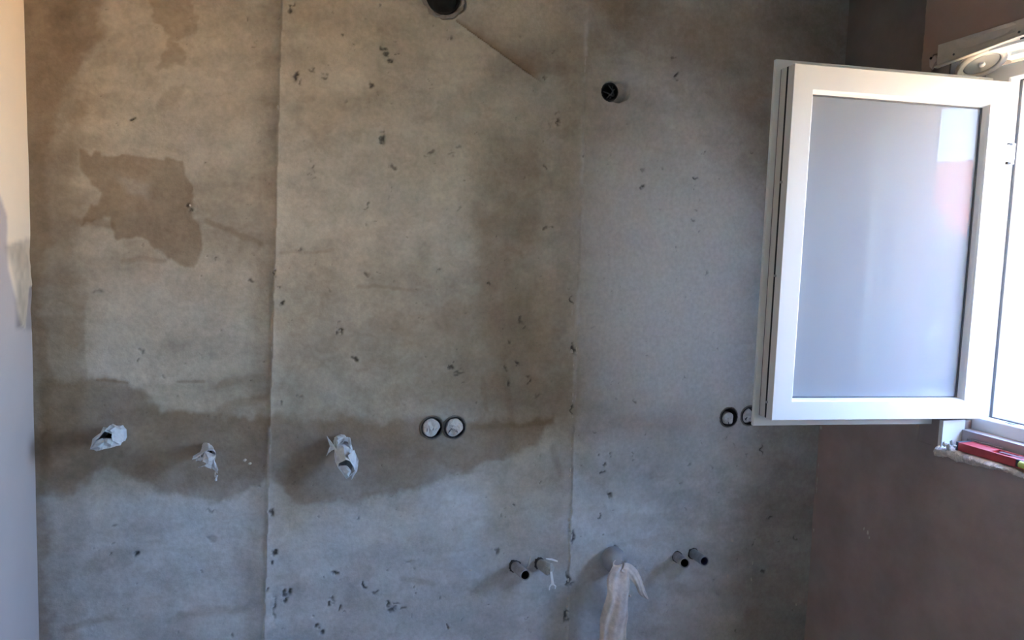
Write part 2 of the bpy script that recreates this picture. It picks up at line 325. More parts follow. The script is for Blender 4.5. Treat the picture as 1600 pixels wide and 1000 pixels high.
for (px_, py_, rx, ry, an, dp) in pits:
    p = on(1, YB, px_, py_); ci = int((p[0]-xs[0])/.003); ri = int(np.searchsorted(zs, p[2])); w = int(max(rx, ry)*1.8)+6
    s = (slice(max(0, ri-w), ri+w), slice(max(0, ci-w), ci+w))
    a = math.radians(an); dx = JX[s]-px_; dy = JY[s]-py_; u = dx*math.cos(a)-dy*math.sin(a); v = dx*math.sin(a)+dy*math.cos(a)
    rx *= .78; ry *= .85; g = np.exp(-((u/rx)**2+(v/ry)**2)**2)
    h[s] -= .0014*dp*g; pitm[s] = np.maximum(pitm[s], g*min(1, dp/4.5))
# recesses for ducts and boxes
def hole(px_, py_, rad, depth, warp=.0, vcol=None):
    global pitm
    p = on(1, YB, px_, py_); d_ = np.hypot(X-p[0]+fx_*warp, Z-p[2]+fy_*warp)
    m_ = sstep(rad+.0025, rad-.0015, d_); h[:] = h*(1-m_)-depth*m_
    return m_
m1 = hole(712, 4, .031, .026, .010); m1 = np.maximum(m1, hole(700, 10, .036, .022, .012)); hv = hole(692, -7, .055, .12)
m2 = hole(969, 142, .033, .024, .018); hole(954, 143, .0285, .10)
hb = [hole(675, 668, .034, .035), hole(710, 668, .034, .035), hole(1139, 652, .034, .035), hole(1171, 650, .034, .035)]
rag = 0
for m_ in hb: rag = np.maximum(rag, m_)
# colours with painted light and shade (dry plaster, damp plaster, lime)
hgt = (sstep(880, 560, PY+(mid-.5)*420)*(1-.75*sstep(860, 1010, PX+(mid-.5)*200)))[..., None]; dry = np.array([1.07, .96, .77])*hgt+np.array([.97, 1.0, 1.03])*(1-hgt); lime_lit = np.array([1.0, .97, .92])  # warm light above and blue light below, tinted into the plaster
hue = (fbm(PX, PY, 140, 4, 121)-.5)[..., None]*np.array([.09, 0, -.09])
base = (tone[..., None]*(dry+hue))
dm = np.clip(damp_shade, 0, 1)[..., None]
col = base*(1-dm)+base*.27*np.array([1.45, 1.0, .62])*dm
col = col*(1-np.clip(pale, 0, 1)[..., None])+lime_lit*.60*np.clip(pale, 0, 1)[..., None]
col = col*(1-.82*pitm[..., None])  # shade inside the pits painted into the colour
col = np.clip(col, .01, .9)
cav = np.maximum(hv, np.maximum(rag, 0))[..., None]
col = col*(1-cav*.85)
Pw = np.stack([X, YB-h, Z], -1)
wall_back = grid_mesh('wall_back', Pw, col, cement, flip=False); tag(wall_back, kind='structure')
wall_back['label'] = 'raw grey-brown cement plaster wall facing the camera'
bm = bmesh.new(); bx(bm, XL-.1, XR+.3, YB+.14, YB+.24, -.1, 2.75); bm_out('masonry_core', bm, concrete, wall_back)

# ------------------------------------------------------------------ wall_left
ys = np.concatenate([np.linspace(YF, 1.7, 30)[:-1], np.arange(1.7, YB+.012, .004)]); zl = np.arange(0, 2.606, .008)
Yg, Zg = np.meshgrid(ys, zl)
q = np.stack([np.full_like(Yg, XL), Yg, Zg-CZ], -1); dzl = np.maximum(q@A_, .3); LX = 800+FPX*(q@R_)/dzl; LY = 500-FPX*(q@U_)/dzl
n1 = fbm(Yg*100, Zg*100, 9, 4, 131)-.5; n2 = fbm(Yg*100, Zg*100, 30, 4, 141)-.5
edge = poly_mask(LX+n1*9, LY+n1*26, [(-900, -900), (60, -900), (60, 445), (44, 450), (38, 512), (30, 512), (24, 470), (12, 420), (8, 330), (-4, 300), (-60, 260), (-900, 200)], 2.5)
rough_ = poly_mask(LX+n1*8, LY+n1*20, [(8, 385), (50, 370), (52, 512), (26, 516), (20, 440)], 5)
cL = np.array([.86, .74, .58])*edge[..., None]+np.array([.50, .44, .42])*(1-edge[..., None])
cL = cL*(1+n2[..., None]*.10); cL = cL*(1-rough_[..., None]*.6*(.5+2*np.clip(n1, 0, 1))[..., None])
hl = edge*.0022+n2*.004+rough_*n1*.012
wall_left = grid_mesh('wall_left', np.stack([XL+hl, Yg, Zg], -1), cL, sidem, flip=False); tag(wall_left, kind='structure')
bm = bmesh.new(); bx(bm, XL-.25, XL-.03, YF, YB+.2, -.1, 2.75); bm_out('masonry_core', bm, concrete, wall_left)

# ------------------------------------------------------------------ floor, ceiling, front wall
tag(box('floor', concrete, None, XL-.2, XO, YF-.2, YB+.2, -.2, 0), kind='structure')
tag(box('ceiling', ceilm, None, XL-.2, XO, YF-.2, YB+.2, ZC, ZC+.2), kind='structure')
tag(box('wall_front', mat('front_wall_plaster', (.75, .71, .64), .9), None, XL-.2, XO, YF-.2, YF, 0, ZC), kind='structure')

# ------------------------------------------------------------------ wall_right with the window opening
OY0, OY1, OZ0, OZ1 = .84, 1.725, 1.118, 2.33
wr = empty('wall_right', (XR, 1.2, 0), 'brown-grey plaster wall that holds the open window', kind='structure')
def wall_patch(name, y0, y1, z0, z1, m, x=XR, sx=.008):
    nY = max(2, int((y1-y0)/.012)); nZ = max(2, int((z1-z0)/.012))
    ya, za = np.meshgrid(np.linspace(y0, y1, nY), np.linspace(z0, z1, nZ))
    n = (fbm(ya*100, za*100, 40, 4, 151)-.5)*.010+(fbm(ya*100, za*100, 9, 3, 161)-.5)*.0025
    e_ = np.minimum(np.minimum(ya-y0, y1-ya), np.minimum(za-z0, z1-za)); n = n*np.clip(e_/.03, 0, 1)
    bm = bmesh.new()
    V = [[bm.verts.new((x-n[j, i], ya[j, i], za[j, i])) for i in range(nY)] for j in range(nZ)]
    for j in range(nZ-1):
        for i in range(nY-1): bm.faces.new((V[j][i], V[j][i+1], V[j+1][i+1], V[j+1][i]))
    rim = V[0]+[V[j][-1] for j in range(1, nZ)]+V[-1][-2::-1]+[V[j][0] for j in range(nZ-2, 0, -1)]
    bk = [bm.verts.new((XO, v.co.y, v.co.z)) for v in rim]
    for i in range(len(rim)): k = (i+1) % len(rim); bm.faces.new((rim[k], rim[i], bk[i], bk[k]))
    bm.faces.new(bk[::-1])
    return bm_out(name, bm, m, wr, smooth=False)
DY0, DY1, DZ1 = -1.16, -.66, 2.05      # unseen opening added in the same wall for fill light, out of the frame
wall_patch('wall_section', DY1, YB+.2, -.15, OZ0, cementR)
wall_patch('wall_section', YF, DY0, -.15, ZC, cementR)
wall_patch('wall_section', DY0, DY1, DZ1, ZC, cementR)
wall_patch('wall_section', OY1, YB+.2, OZ0, 2.08, cementR)
wall_patch('wall_section', OY1, YB+.2, 2.08, ZC, mat('shaded_corner_plaster', (.20, .172, .155), .9, .2, var=.16, vscale=4.5, bump=.5, bscale=40, bdist=.002))  # same plaster darkened for the shade in the upper corner
bo = bmesh.new(); bx(bo, XR+.002, 2.05, 1.643, OY1+.02, OZ0-.01, 1.198); bm_out('wall_section', bo, cementR, wr)
wall_patch('wall_section', DY1, OY0, OZ0, ZC, cementR)
wall_patch('lintel', OY0, 1.70, OZ1, ZC, lintelm)
# brown plaster facing over the lintel, standing proud of the wall
bm = bmesh.new(); npt = 40
prof = [(1.804+.0035*(fbm(np.array([k*9.]), np.array([3.]), 8, 3, 171)[0]-.5)*2, 2.215+(ZC-2.215)*k/npt) for k in range(npt+1)]
a_ = [bm.verts.new((XR-.022, y, z)) for y, z in prof]; b_ = [bm.verts.new((XR+.004, y+.006, z)) for y, z in prof]
c0 = [bm.verts.new((XR-.022, 1.766, z)) for y, z in prof]
for k in range(npt):
    bm.faces.new((a_[k], b_[k], b_[k+1], a_[k+1])); bm.faces.new((c0[k], a_[k], a_[k+1], c0[k+1]))
bm_out('lintel_facing', bm, lintelm, wr)
box('lintel_facing', lintelm, wr, XR-.022, XR+.001, .3, 1.766, 2.30, ZC)
# small dab of plaster with a hole, below the facing edge
p = on(0, XR-.02, 1456, 94)
bm = bmesh.new(); bmesh.ops.create_icosphere(bm, subdivisions=2, radius=1)
for v in bm.verts:
    k = 1+.3*math.sin(v.co.y*7+v.co.z*5); v.co = Vector((p[0]+v.co.x*.007, p[1]-.006+v.co.y*.014*k, p[2]-.008+v.co.z*.018*k))
bm_out('plaster_dab', bm, mat('pinkish_dab', (.42, .36, .34), .9), wr)
bm = bmesh.new(); q_ = on(0, XR-.029, 1454, 91); rings(bm, [circ(q_, (-1, 0, 0), .0038, 10, .2), circ(q_+np.array([.004, 0, 0]), (-1, 0, 0), .003, 10)], True, True); bm_out('nail_hole', bm, black, wr)

# ragged mortar edge on the sill
def mortar_edge():
    bm = bmesh.new(); R0 = []
    ysn = np.linspace(1.650, .86, 300)
    for k, y in enumerate(ysn):
        a1 = fbm(np.array([y*100]), np.array([2.]), 5, 4, 181)[0]; a2 = fbm(np.array([y*100]), np.array([60.]), 3.5, 4, 191)[0]; a3 = fbm(np.array([y*100]), np.array([160.]), 2.2, 3, 201)[0]
        zt = OZ0+.004+(a3-.5)*.014; zb = OZ0-.008-.036*max(0, a1-.28); pr = .004+.022*a2*a3*1.6
        if y > 1.62: zb = OZ0-.006-.030*a2
        R0.append([(XR+.09, y, zt+.002), (XR+.03, y, zt), (XR-pr*.4, y, zt-.001), (XR-pr*.95, y, zt-.008), (XR-pr, y, (zt+zb)/2+.003*(a3-.5)), (XR-pr*.75, y, zb+.004), (XR-.002, y, zb), (XR+.09, y, OZ0-.02)])
        R0[-1] = [(p[0]+random.uniform(-1, 1)*.0016*(0 < n_ < 7), p[1], p[2]+random.uniform(-1, 1)*.0016*(0 < n_ < 7)) for n_, p in enumerate(R0[-1])]
    rings(bm, R0, True, True)
    return bm_out('mortar_edge', bm, mortar, wr)
mortar_edge()
tag(box('subsill', mat('subsill_plaster', (.40, .345, .335), .85, var=.06), wr, 1.955, 2.16, OY0, OY1, OZ0-.01, 1.172), 'pinkish grey strip under the window frame')
# pale crumbs on the window wall and along its corner
def crumb_at(p, s, parent, nrm, m=crumb, flatten=.4):
    bm = bmesh.new(); bmesh.ops.create_icosphere(bm, subdivisions=1, radius=1)
    for v in bm.verts: v.co *= random.uniform(.65, 1.25)
    for v in bm.verts:
        c = v.co.copy(); c.x *= s[0] if nrm != 0 else flatten*s[0]; c.y *= s[0] if nrm != 1 else flatten*s[0]; c.z *= s[1]; v.co = c+Vector(p)
    return bm_out('mortar_crumb', bm, m, parent)
for (px_, py_, a, b) in ((1277, 728, .003, .012), (1276, 752, .003, .018), (1275, 764, .0025, .014), (1271, 829, .003, .008), (1282, 668, .008, .008)):
    p = on(0, XR-.004, px_, py_); p[1] = min(p[1], YB-.012); crumb_at(p, (a, b), wr, 0)
for (px_, py_, a, b) in ((1350, 826, .003, .006), (1356, 832, .004, .009), (1358, 840, .003, .006)):
    crumb_at(on(0, XR-.003, px_, py_), (a, b), wr, 0)

# ------------------------------------------------------------------ plaster ridge crumbs on the back wall (alike pieces)
cr_list = [(918, 42, .004, .012), (917, 58, .0045, .020), (915, 97, .004, .014), (914, 110, .004, .010), (891, 822, .007, .012), (889, 812, .004, .008), (893, 549, .006, .008), (894, 488, .0035, .01),
           (1044, 846, .0, .0), (383, 719, .006, .004), (391, 724, .005, .004), (336, 741, .003, .009), (1090, 845, .005, .002), (1107, 845, .004, .002), (1144, 845, .006, .006),
           (434, 168, .005, .007), (420, 708, .003, .004), (1137, 900, .004, .006), (297, 321, .003, .003), (735, 891, .006, .002), (1185, 680, .004, .003), (1176, 880, .003, .008), (1174, 905, .003, .008), (1244, 945, .003, .006)]
for k in range(26):
    t = random.random(); py_ = 470+t*520; cr_list.append((917-32*py_/1000+random.uniform(-3, 3), py_, random.uniform(.0015, .0035), random.uniform(.003, .010)))
for k in range(20):
    py_ = random.uniform(780, 1000) if k < 12 else random.uniform(380, 760); cr_list.append((440-28*py_/1000+random.uniform(-2, 4), py_, random.uniform(.0015, .0035), random.uniform(.003, .010)))
for (px_, py_, a, b) in cr_list:
    if a == 0: continue
    crumb_at(on(1, YB-.004, px_, py_), (a, b), wall_back, 1)

# ------------------------------------------------------------------ window_1: fixed frame, hinged sash
HX, HY, WW, ANG, SZ0, SZ1 = 1.982, 1.5986, .682, .127, 1.2134, 2.1951
win = empty('window_1', (2.03, 1.27, 1.17), 'white framed window, its milky glass sash swung open into the room', kind='structure')
def sweep(name, prof, rect, to_world, m, parent, sc=(1, 1, 1, 1), bevel=0):
    """mitred frame: closed profile of (inset, depth) carried round rect (a0,a1,z0,z1); sc = inset scale left,right,bottom,top"""
    a0, a1, z0, z1 = rect; bm = bmesh.new()
    cs = [lambda i, d: (a0+i*sc[0], d, z0+i*sc[2]), lambda i, d: (a1-i*sc[1], d, z0+i*sc[2]), lambda i, d: (a1-i*sc[1], d, z1-i*sc[3]), lambda i, d: (a0+i*sc[0], d, z1-i*sc[3])]
    rr = [[to_world(*c(i, d)) for i, d in prof] for c in cs]
    L = [[bm.verts.new(p) for p in r] for r in rr]; n = len(prof)
    for k in range(4):
        a, b = L[k], L[(k+1) % 4]
        for i in range(n): bm.faces.new((a[i], a[(i+1) % n], b[(i+1) % n], b[i]))
    return bm_out(name, bm, m, parent, bevel=bevel)
uX, uY = -math.cos(ANG), math.sin(ANG); bX, bY = math.sin(ANG), math.cos(ANG)
def sw(a, d, z): return (HX+uX*a+bX*d, HY+uY*a+bY*d, z)          # a = along the sash from the hinge, d = depth away from the camera
sash = empty('sash', (0, 0, 0)); sash.parent = win; sash.location = Vector((HX, HY, SZ0))-wloc(win)
RECT = (0, WW, SZ0, SZ1); K = (1.05, .95, .86, 1.05)
sweep('sash_frame', [(.0, .0), (.062, .0), (.066, .006), (.070, .020), (.070, .031), (.0, .031)], RECT, sw, white, sash, K, bevel=.0012)
sweep('gasket', [(.0004, .031), (.02, .031), (.02, .0395), (.0004, .0395)], RECT, sw, rubber, sash)
RK = (.2, 1, 1, 1)
sweep('rebate', [(.000, .0392), (.068, .0392), (.068, .066), (-.001, .066), (-.001, .058), (.000, .056)], RECT, sw, shade_pvc, sash, bevel=.0008)
sweep('flange_seal', [(-.000, .0655), (.01, .0655), (.01, .071), (-.000, .071)], RECT, sw, seal, sash)
sweep('flange', [(-.016, .0705), (.064, .0705), (.070, .074), (.070, .084), (.060, .088), (-.010, .088), (-.016, .083)], (0, WW, SZ0-.016, SZ1+.012), sw, white, sash, (0, 1, 1, 1), bevel=.0015)
# glazing: dark spacer line then the pane
sweep('pane_seal', [(.067, .0195), (.074, .0195), (.074, .024), (.067, .024)], RECT, sw, seal, sash, K)
bm = bmesh.new(); i_ = .060
vv = [bm.verts.new(sw(a, d, z)) for d in (.0225, .046) for a, z in ((i_, SZ0+i_*.8), (WW-i_*.9, SZ0+i_*.8), (WW-i_*.9, SZ1-i_), (i_, SZ1-i_))]
for f in ((0, 1, 2, 3), (7, 6, 5, 4), (0, 4, 5, 1), (1, 5, 6, 2), (2, 6, 7, 3), (3, 7, 4, 0)): bm.faces.new([vv[k] for k in f])
go = bm_out('glass_pane', bm, glass, sash); go.data.materials.append(glass_back)
for f_ in go.data.polygons:
    if f_.normal.dot(Vector((bX, bY, 0))) > .9: f_.material_index = 1
# sash fittings: keep pins on the free edge, drip groove dirt on top rail
for z in (1.33+.55, 1.62, 1.20+.06):
    bm = bmesh.new(); rings(bm, [circ(sw(WW-.002, .028, z), (uX, uY, 0), .004, 10), circ(sw(WW+.004, .028, z), (uX, uY, 0), .0035, 10)], True, True); bm_out('locking_pin', bm, bandm, sash)
bm = bmesh.new()
for a0, a1, z0, z1, d0, d1 in ((WW-.24, WW-.11, SZ1-.001, SZ1+.0015, .010, .016), (.10, .17, SZ1-.001, SZ1+.0015, .008, .014)):
    v = [bm.verts.new(sw(a, d, z)) for a in (a0, a1) for d in (d0, d1) for z in (z0, z1)]
    for f in ((0, 1, 3, 2), (4, 6, 7, 5), (0, 4, 5, 1), (2, 3, 7, 6), (0, 2, 6, 4), (1, 5, 7, 3)): bm.faces.new([v[i] for i in f])
bm_out('drain_slot', bm, rubber, sash)

# fixed frame in the wall
FY0, FY1, FZ0, FZ1 = .875, 1.700, 1.168, 2.255
def fw(a, d, z): return (1.998+d, a, z)
FR = (FY0, FY1, FZ0, FZ1)
sweep('window_frame', [(0, 0), (.040, 0), (.043, .004), (.043, .040), (.050, .043), (.050, .068), (0, .068)], FR, fw, white, win, (1, 1.9, 1, 1), bevel=.0012)
sweep('frame_gasket', [(.0425, .038), (.0462, .038), (.0462, .0435), (.0425, .0435)], FR, fw, seal, win, (1, 1.9, 1, 1))
# hinge plates on the jamb
for z in (1.995,):
    h0 = empty('hinge', (0, 0, 0)); h0.parent = win; h0.location = Vector((1.99, 1.612, z))-wloc(win)
    bm = bmesh.new(); bx(bm, 1.997, 2.018, 1.600, 1.618, z-.030, z+.030); bm_out('hinge_plate', bm, white, h0, bevel=.001)
    bm = bmesh.new(); rings(bm, [circ((1.988, 1.603, z-.024), (0, 0, 1), .006, 14), circ((1.988, 1.603, z+.024), (0, 0, 1), .006, 14)], True, True); bm_out('hinge_pin', bm, white, h0, smooth=False)
    for dz_ in (-.028, .026):
        bm = bmesh.new(); bx(bm, 1.992, 2.004, 1.5985, 1.607, z+dz_-.003, z+dz_+.003); bm_out('hinge_gap', bm, rubber, h0)
box('strike_plate', bandm, win, 2.0405, 2.0425, 1.6165, 1.620, 1.60, 1.66)
bm = bmesh.new(); bx(bm, 2.012, 2.026, 1.52, 1.55, FZ0+.0425, FZ0+.0445); bm_out('drain_slot', bm, seal, win)
# roller shutter guides and outer sill
for y0, y1 in ((1.630, 1.664), (.873, .94)):
    bm = bmesh.new(); bx(bm, 2.070, 2.078, y0, y1, FZ0, OZ1-.07); bx(bm, 2.100, 2.110, y0-.004 if y0 > 1 else y0, y1+.004 if y0 < 1 else y1, FZ0, OZ1-.07)
    bx(bm, 2.078, 2.100, (y0+y1)/2+(.012 if y0 > 1 else -.030), (y0+y1)/2+(.017 if y0 > 1 else -.026), FZ0, OZ1-.07); bm_out('shutter_guide', bm, white, win, bevel=.001)
box('outer_sill', mat('stone_sill', (.55, .53, .5), .6), win, 2.065, 2.34, OY0-.03, OY1+.03, OZ0-.03, FZ0+.006, bevel=.002)
# rough outer jamb
# white plastic corner piece at the far jamb
crn = empty('jamb_trim', (XR, 1.65, OZ0), 'white corner trim with ragged lower end at the far jamb under the sash', 'window trim')
bm = bmesh.new(); bx(bm, XR-.003, 1.965, 1.637, 1.6425, OZ0-.014, 1.202); bx(bm, XR-.003, XR+.002, 1.6425, 1.651, OZ0-.012, 1.202); bm_out('angle_profile', bm, white, crn, bevel=.001)
for k, (px_, py_, s) in enumerate(((1476, 694, .008), (1482, 699, .009), (1487, 692, .007), (1479, 704, .007), (1492, 697, .005))):
    crumb_at(on(0, XR-.008, px_, py_), (s, s*1.2), crn, 0, filler, .7)

# ------------------------------------------------------------------ roller shutter box end with guide disc
sb = empty('roller_shutter_box', (XR, 1.70, 2.25), 'ivory roller shutter box end with bent front strip and round disc above the window', 'shutter box')
def strip():
    # pressed front strip: flat ends, raised swelling in the middle, lip at the bottom
    bm = bmesh.new(); rr = []
    for k in range(60):
        y = 1.742-.9*k/59; s = (1.742-y)
        zt = 2.321; zb = 2.253+.020*min(1, s/.26)
        press = sstep(.055, .10, np.array(s)) * (1-sstep(.20, .25, np.array(s)))
        if s > .30: press = float(sstep(.33, .40, np.array(s)))
        press = float(press)*.012; x = XR-.030
        rr.append([(x, y, zt), (x+press*.6, y, zt-.010), (x+press*.8, y, (zt+zb)/2+.006), (x+press*.2, y, zb+.020), (x+.002, y, zb+.010), (x-.010, y, zb+.004), (x-.010, y, zb), (x+.006, y, zb), (x+.006, y, zt)])
    rings(bm, rr, True, True); return bm_out('front_strip', bm, oldwhite, sb, bevel=.0006)
strip()
for px_, py_ in ((1490, 85), (1592, 50)):
    p = on(0, XR-.031, px_, py_); bm = bmesh.new(); rings(bm, [circ(p, (-1, 0, 0), .0035, 10), circ(p+np.array([.002, 0, 0]), (-1, 0, 0), .0028, 10)], True, True); bm_out('screw', bm, seal, sb)
bm = bmesh.new()   # underside panel between strip and frame, with an opening for the shutter
bx(bm, XR-.022, XR+.030, .88, 1.58, 2.262, 2.270); bx(bm, XR+.036, 2.005, .88, 1.56, 2.252, 2.262)
bm_out('bottom_panel', bm, white, sb, bevel=.001)
box('shutter_slot', black, sb, XR-.01, XR+.06, .88, 1.50, 2.272, 2.28)
box('end_cap', mat('dark_box_interior', (.07, .065, .06), .8), sb, XR+.002, 2.12, 1.72, 1.76, 2.215, 2.33)
box('inner_board', oldwhite, sb, XR+.002, 2.12, 1.30, 1.72, 2.300, 2.33)
disc = empty('guide_disc', (0, 0, 0)); disc.parent = sb; dc = on(2, 2.250, 1535, 102); disc.location = Vector(dc)-wloc(sb)
def lathe(name, prof, c, m, parent, n=40):
    bm = bmesh.new(); rings(bm, [[Vector((c[0]+r*math.cos(2*PI*i/n), c[1]+r*math.sin(2*PI*i/n), c[2]+z)) for i in range(n)] for r, z in prof], True, True)
    bm.transform(Matrix.Translation(Vector(c)) @ Matrix.Rotation(math.radians(-26), 4, 'X') @ Matrix.Scale(.84, 4) @ Matrix.Translation(-Vector(c)))
    return bm_out(name, bm, m, parent)
lathe('disc_rim', [(.070, .016), (.080, .014), (.081, .004), (.077, 0), (.062, 0), (.058, .003), (.057, .014), (.02, .014)], dc, oldwhite, disc)
lathe('disc_face', [(.054, .013), (.054, .007), (.049, .004), (.03, .005), (.012, .007)], dc, mat('grey_disc', (.26, .275, .275), .35), disc)
lathe('hub', [(.010, .012), (.010, -.001), (.006, -.004)], dc, white, disc, 16)
lathe('disc_groove', [(.0571, .0135), (.0571, .008), (.0541, .007), (.0541, .0135)], dc, seal, disc)

# ------------------------------------------------------------------ spirit level lying flat on the sill
lv = empty('spirit_level', (XR+.02, 1.28, OZ0+.008), 'red aluminium spirit level lying flat on the window sill', 'spirit level')
LZ0, LZ1, LY0, LY1, LX0 = OZ0+.006, OZ0+.030, .98, 1.590, XR+.006
bm = bmesh.new()
bx(bm, LX0, LX0+.008, 1.415, LY1, LZ0, LZ1); bx(bm, LX0, LX0+.008, LY0, 1.335, LZ0, LZ1); bx(bm, LX0, LX0+.008, 1.335, 1.415, LZ0, LZ0+.003)
bx(bm, LX0+.008, LX0+.048, LY0, LY1, LZ0+.008, LZ1-.009)
bx(bm, LX0+.048, LX0+.056, LY0, LY1, LZ0, LZ1)
bx(bm, LX0+.008, LX0+.048, 1.50, LY1, LZ1-.009, LZ1-.0006); bx(bm, LX0+.008, LX0+.048, 1.26, 1.44, LZ1-.009, LZ1-.0006)
bm_out('level_body', bm, redm, lv, bevel=.0012)
box('end_cap', mat('dark_grey_plastic', (.06, .06, .065), .5), lv, LX0-.001, LX0+.057, LY1, LY1+.007, LZ0-.001, LZ1+.001, bevel=.001)
vh = box('vial_housing', mat('black_plastic', (.03, .03, .03), .4), lv, LX0+.001, LX0+.007, 1.337, 1.413, LZ0+.003, LZ1-.001)
bm = bmesh.new(); rings(bm, [circ((LX0-.0005, 1.340, (LZ0+LZ1)/2+.001), (0, 1, 0), .0095, 18), circ((LX0-.0005, 1.400, (LZ0+LZ1)/2+.001), (0, 1, 0), .0095, 18)], True, True); bm_out('vial', bm, vialm, lv, smooth=False)
box('level_label', mat('dark_label', (.10, .02, .02), .5), lv, LX0+.020, LX0+.036, 1.415, 1.480, LZ1-.0007, LZ1+.0004)
# grey batten behind the level
tag(box('batten', mat('dusty_wood', (.25, .22, .21), .9, var=.2, vscale=40), None, XR+.064, XR+.071, 1.50, 1.612, OZ0+.004, OZ0+.034, bevel=.001), 'thin dusty grey batten standing behind the red spirit level', 'batten')

# ------------------------------------------------------------------ services in the back wall
def ragged_ring(name, c, r0, r1, y0, m, parent, n=40, j=.14):
    bm = bmesh.new(); c = Vector(c)
    A = [c+Vector((math.cos(t)*r0, 0, math.sin(t)*r0)) for t in [2*PI*i/n for i in range(n)]]
    B = [c+Vector((math.cos(t)*r1*random.uniform(1-j, 1+j)*.5+math.cos(t)*r0*.5, -y0*random.uniform(.3, 1.3), math.sin(t)*r1*random.uniform(1-j, 1+j)*.5+math.sin(t)*r0*.5)) for t in [2*PI*i/n for i in range(n)]]
    D_ = [c+Vector((math.cos(t)*r1*random.uniform(1-j*.5, 1+j), .004, math.sin(t)*r1*random.uniform(1-j*.5, 1+j))) for t in [2*PI*i/n for i in range(n)]]
    rings(bm, [A, B, D_]); return bm_out(name, bm, m, parent)
# big duct, cut by the top of the frame
c = on(1, YB, 692, -7); vd = empty('ventilation_duct', (c[0], YB, c[2]), 'large black ventilation duct opening in ragged plaster, cut off by the top edge', 'duct')
pipe('duct_tube', ductm, vd, c+np.array([0, .10, 0]), c+np.array([0, -.001, 0]), .052, .0035, 40, .012, floor_at=1)
ragged_ring('plaster_lip', c+np.array([.002, 0, -.002]), .053, .062, .006, mat('duct_lip_plaster', (.28, .24, .2), .9, var=.2), vd)
bm = bmesh.new(); rings(bm, [circ(c+np.array([.0, .03, 0]), (0, -1, 0), .046, 30), circ(c+np.array([0, .034, 0]), (0, -1, 0), .02, 30, .3)], False, True); bm_out('duct_plug', bm, ductm, vd)
# small duct
c = on(1, YB, 954, 143); sd_ = empty('conduit_hole', (c[0], YB, c[2]), 'small black round conduit mouth beside a chipped hollow, left of the open window', 'conduit')
pipe('conduit_tube', ductm, sd_, c+np.array([0, .07, 0]), c+np.array([-.0, .003, 0]), .0285, .003, 32, .02, floor_at=1)
for k in range(4):
    t0 = random.uniform(0, 6); bm = bmesh.new(); w = .004
    p0 = Vector(c)+Vector((math.cos(t0)*.02, .012, math.sin(t0)*.02)); p1 = Vector(c)+Vector((math.cos(t0+2.4)*.017, .004, math.sin(t0+2.4)*.02))
    mid_ = (p0+p1)/2+Vector((0, -.006, 0)); rings(bm, [circ(p0, p1-p0, w*.5, 8), circ(mid_, p1-p0, w*.5, 8), circ(p1, p1-p0, w*.4, 8)], True, True); bm_out('conduit_fin', bm, mat('dark_grey_fin', (.06, .06, .06), .4), sd_)
# junction boxes
def junction(px_, py_, label, seed, rim=.0325, tilt=0, fx=1.0, fr=.0285, off=(-.002, 0), group=None, crack=0):
    random.seed(seed); c = on(1, YB, px_, py_)
    j = empty('junction_box', (c[0], YB, c[2]), label, 'junction box', group)
    c = Vector(c)
    bm = bmesh.new(); rings(bm, [circ(c+Vector((0, .030, 0)), (0, -1, 0), rim, 32), circ(c+Vector((0, -.0035, 0)), (0, -1, 0), rim, 32, .025), circ(c+Vector((0, -.0035, 0)), (0, -1, 0), rim-.0022, 32, .02), circ(c+Vector((0, .028, 0)), (0, -1, 0), rim-.0018, 32)], True, True)
    bm_out('box_shell', bm, mat('dark_box_shell', (.02, .02, .02), .5), j)
    # crumpled white stuffing: dome with creases
    bm = bmesh.new(); n = 22; cc = c+Vector((off[0], 0, off[1])); rr = []
    ph = random.uniform(0, 6)
    for k, (r, y) in enumerate(((1.0, .020), (1.0, .006), (.97, .0), (.86, -.0035), (.6, -.006), (.3, -.0065))):
        rr.append([cc+Vector((math.cos(t)*r*fr*fx*(1+.07*math.sin(3*t+ph)+.04*math.sin(7*t+ph*2)), y+(.0028*math.sin(2*t+ph+k)+.0015*math.sin(5*t+k*1.3))*(k > 1), math.sin(t)*r*fr*(1+.05*math.sin(4*t+ph)))) for t in [2*PI*i/n for i in range(n)]])
    rings(bm, rr, False, True); o = bm_out('stuffing', bm, filler, j)
    for q in range(crack):
        t = random.uniform(3.4, 5.6); r0 = .016*random.uniform(.4, 1.2)
        p0 = cc+Vector((math.cos(t)*r0, -.0085, math.sin(t)*r0)); d = Vector((random.uniform(-1, 1), 0, random.uniform(.8, 2))).normalized()*random.uniform(.005, .009)
        s = d.cross(Vector((0, 1, 0))).normalized()*.0012; bm = bmesh.new()
        V = [p0-d, p0+s, p0+d, p0-s]; f = [bm.verts.new(v) for v in V]; g = [bm.verts.new(v+Vector((0, .004, 0))) for v in V]
        bm.faces.new(f); bm.faces.new(g[::-1])
        for i in range(4): bm.faces.new((f[i], g[i], g[(i+1) % 4], f[(i+1) % 4]))
        bm_out('crease', bm, seal, j)
    ragged_ring('plaster_rim', c, rim+.0005, rim+.005, .003, MATS['cement_rim'] if 'cement_rim' in MATS else mat('cement_rim', (.22, .2, .18), .9, var=.2), j, 36, .06)
    return j
junction(675, 668, 'left round junction box of the close pair mid wall, stuffed with greyish white filler', 11, fx=.95, fr=.0292, off=(-.003, 0), crack=1)
junction(710, 668, 'right round junction box of the close pair mid wall, stuffed with creased white filler', 12, fx=.93, fr=.0300, off=(-.001, .001), crack=4)
junction(1139, 652, 'round junction box with a dark broken rim, just left of the sash corner', 13, fx=1.0, fr=.022, off=(-.002, -.004), crack=2)
junction(1171, 650, 'round junction box half hidden behind the lower corner of the open sash', 14, fx=.9, fr=.025, off=(-.006, .0), crack=3)
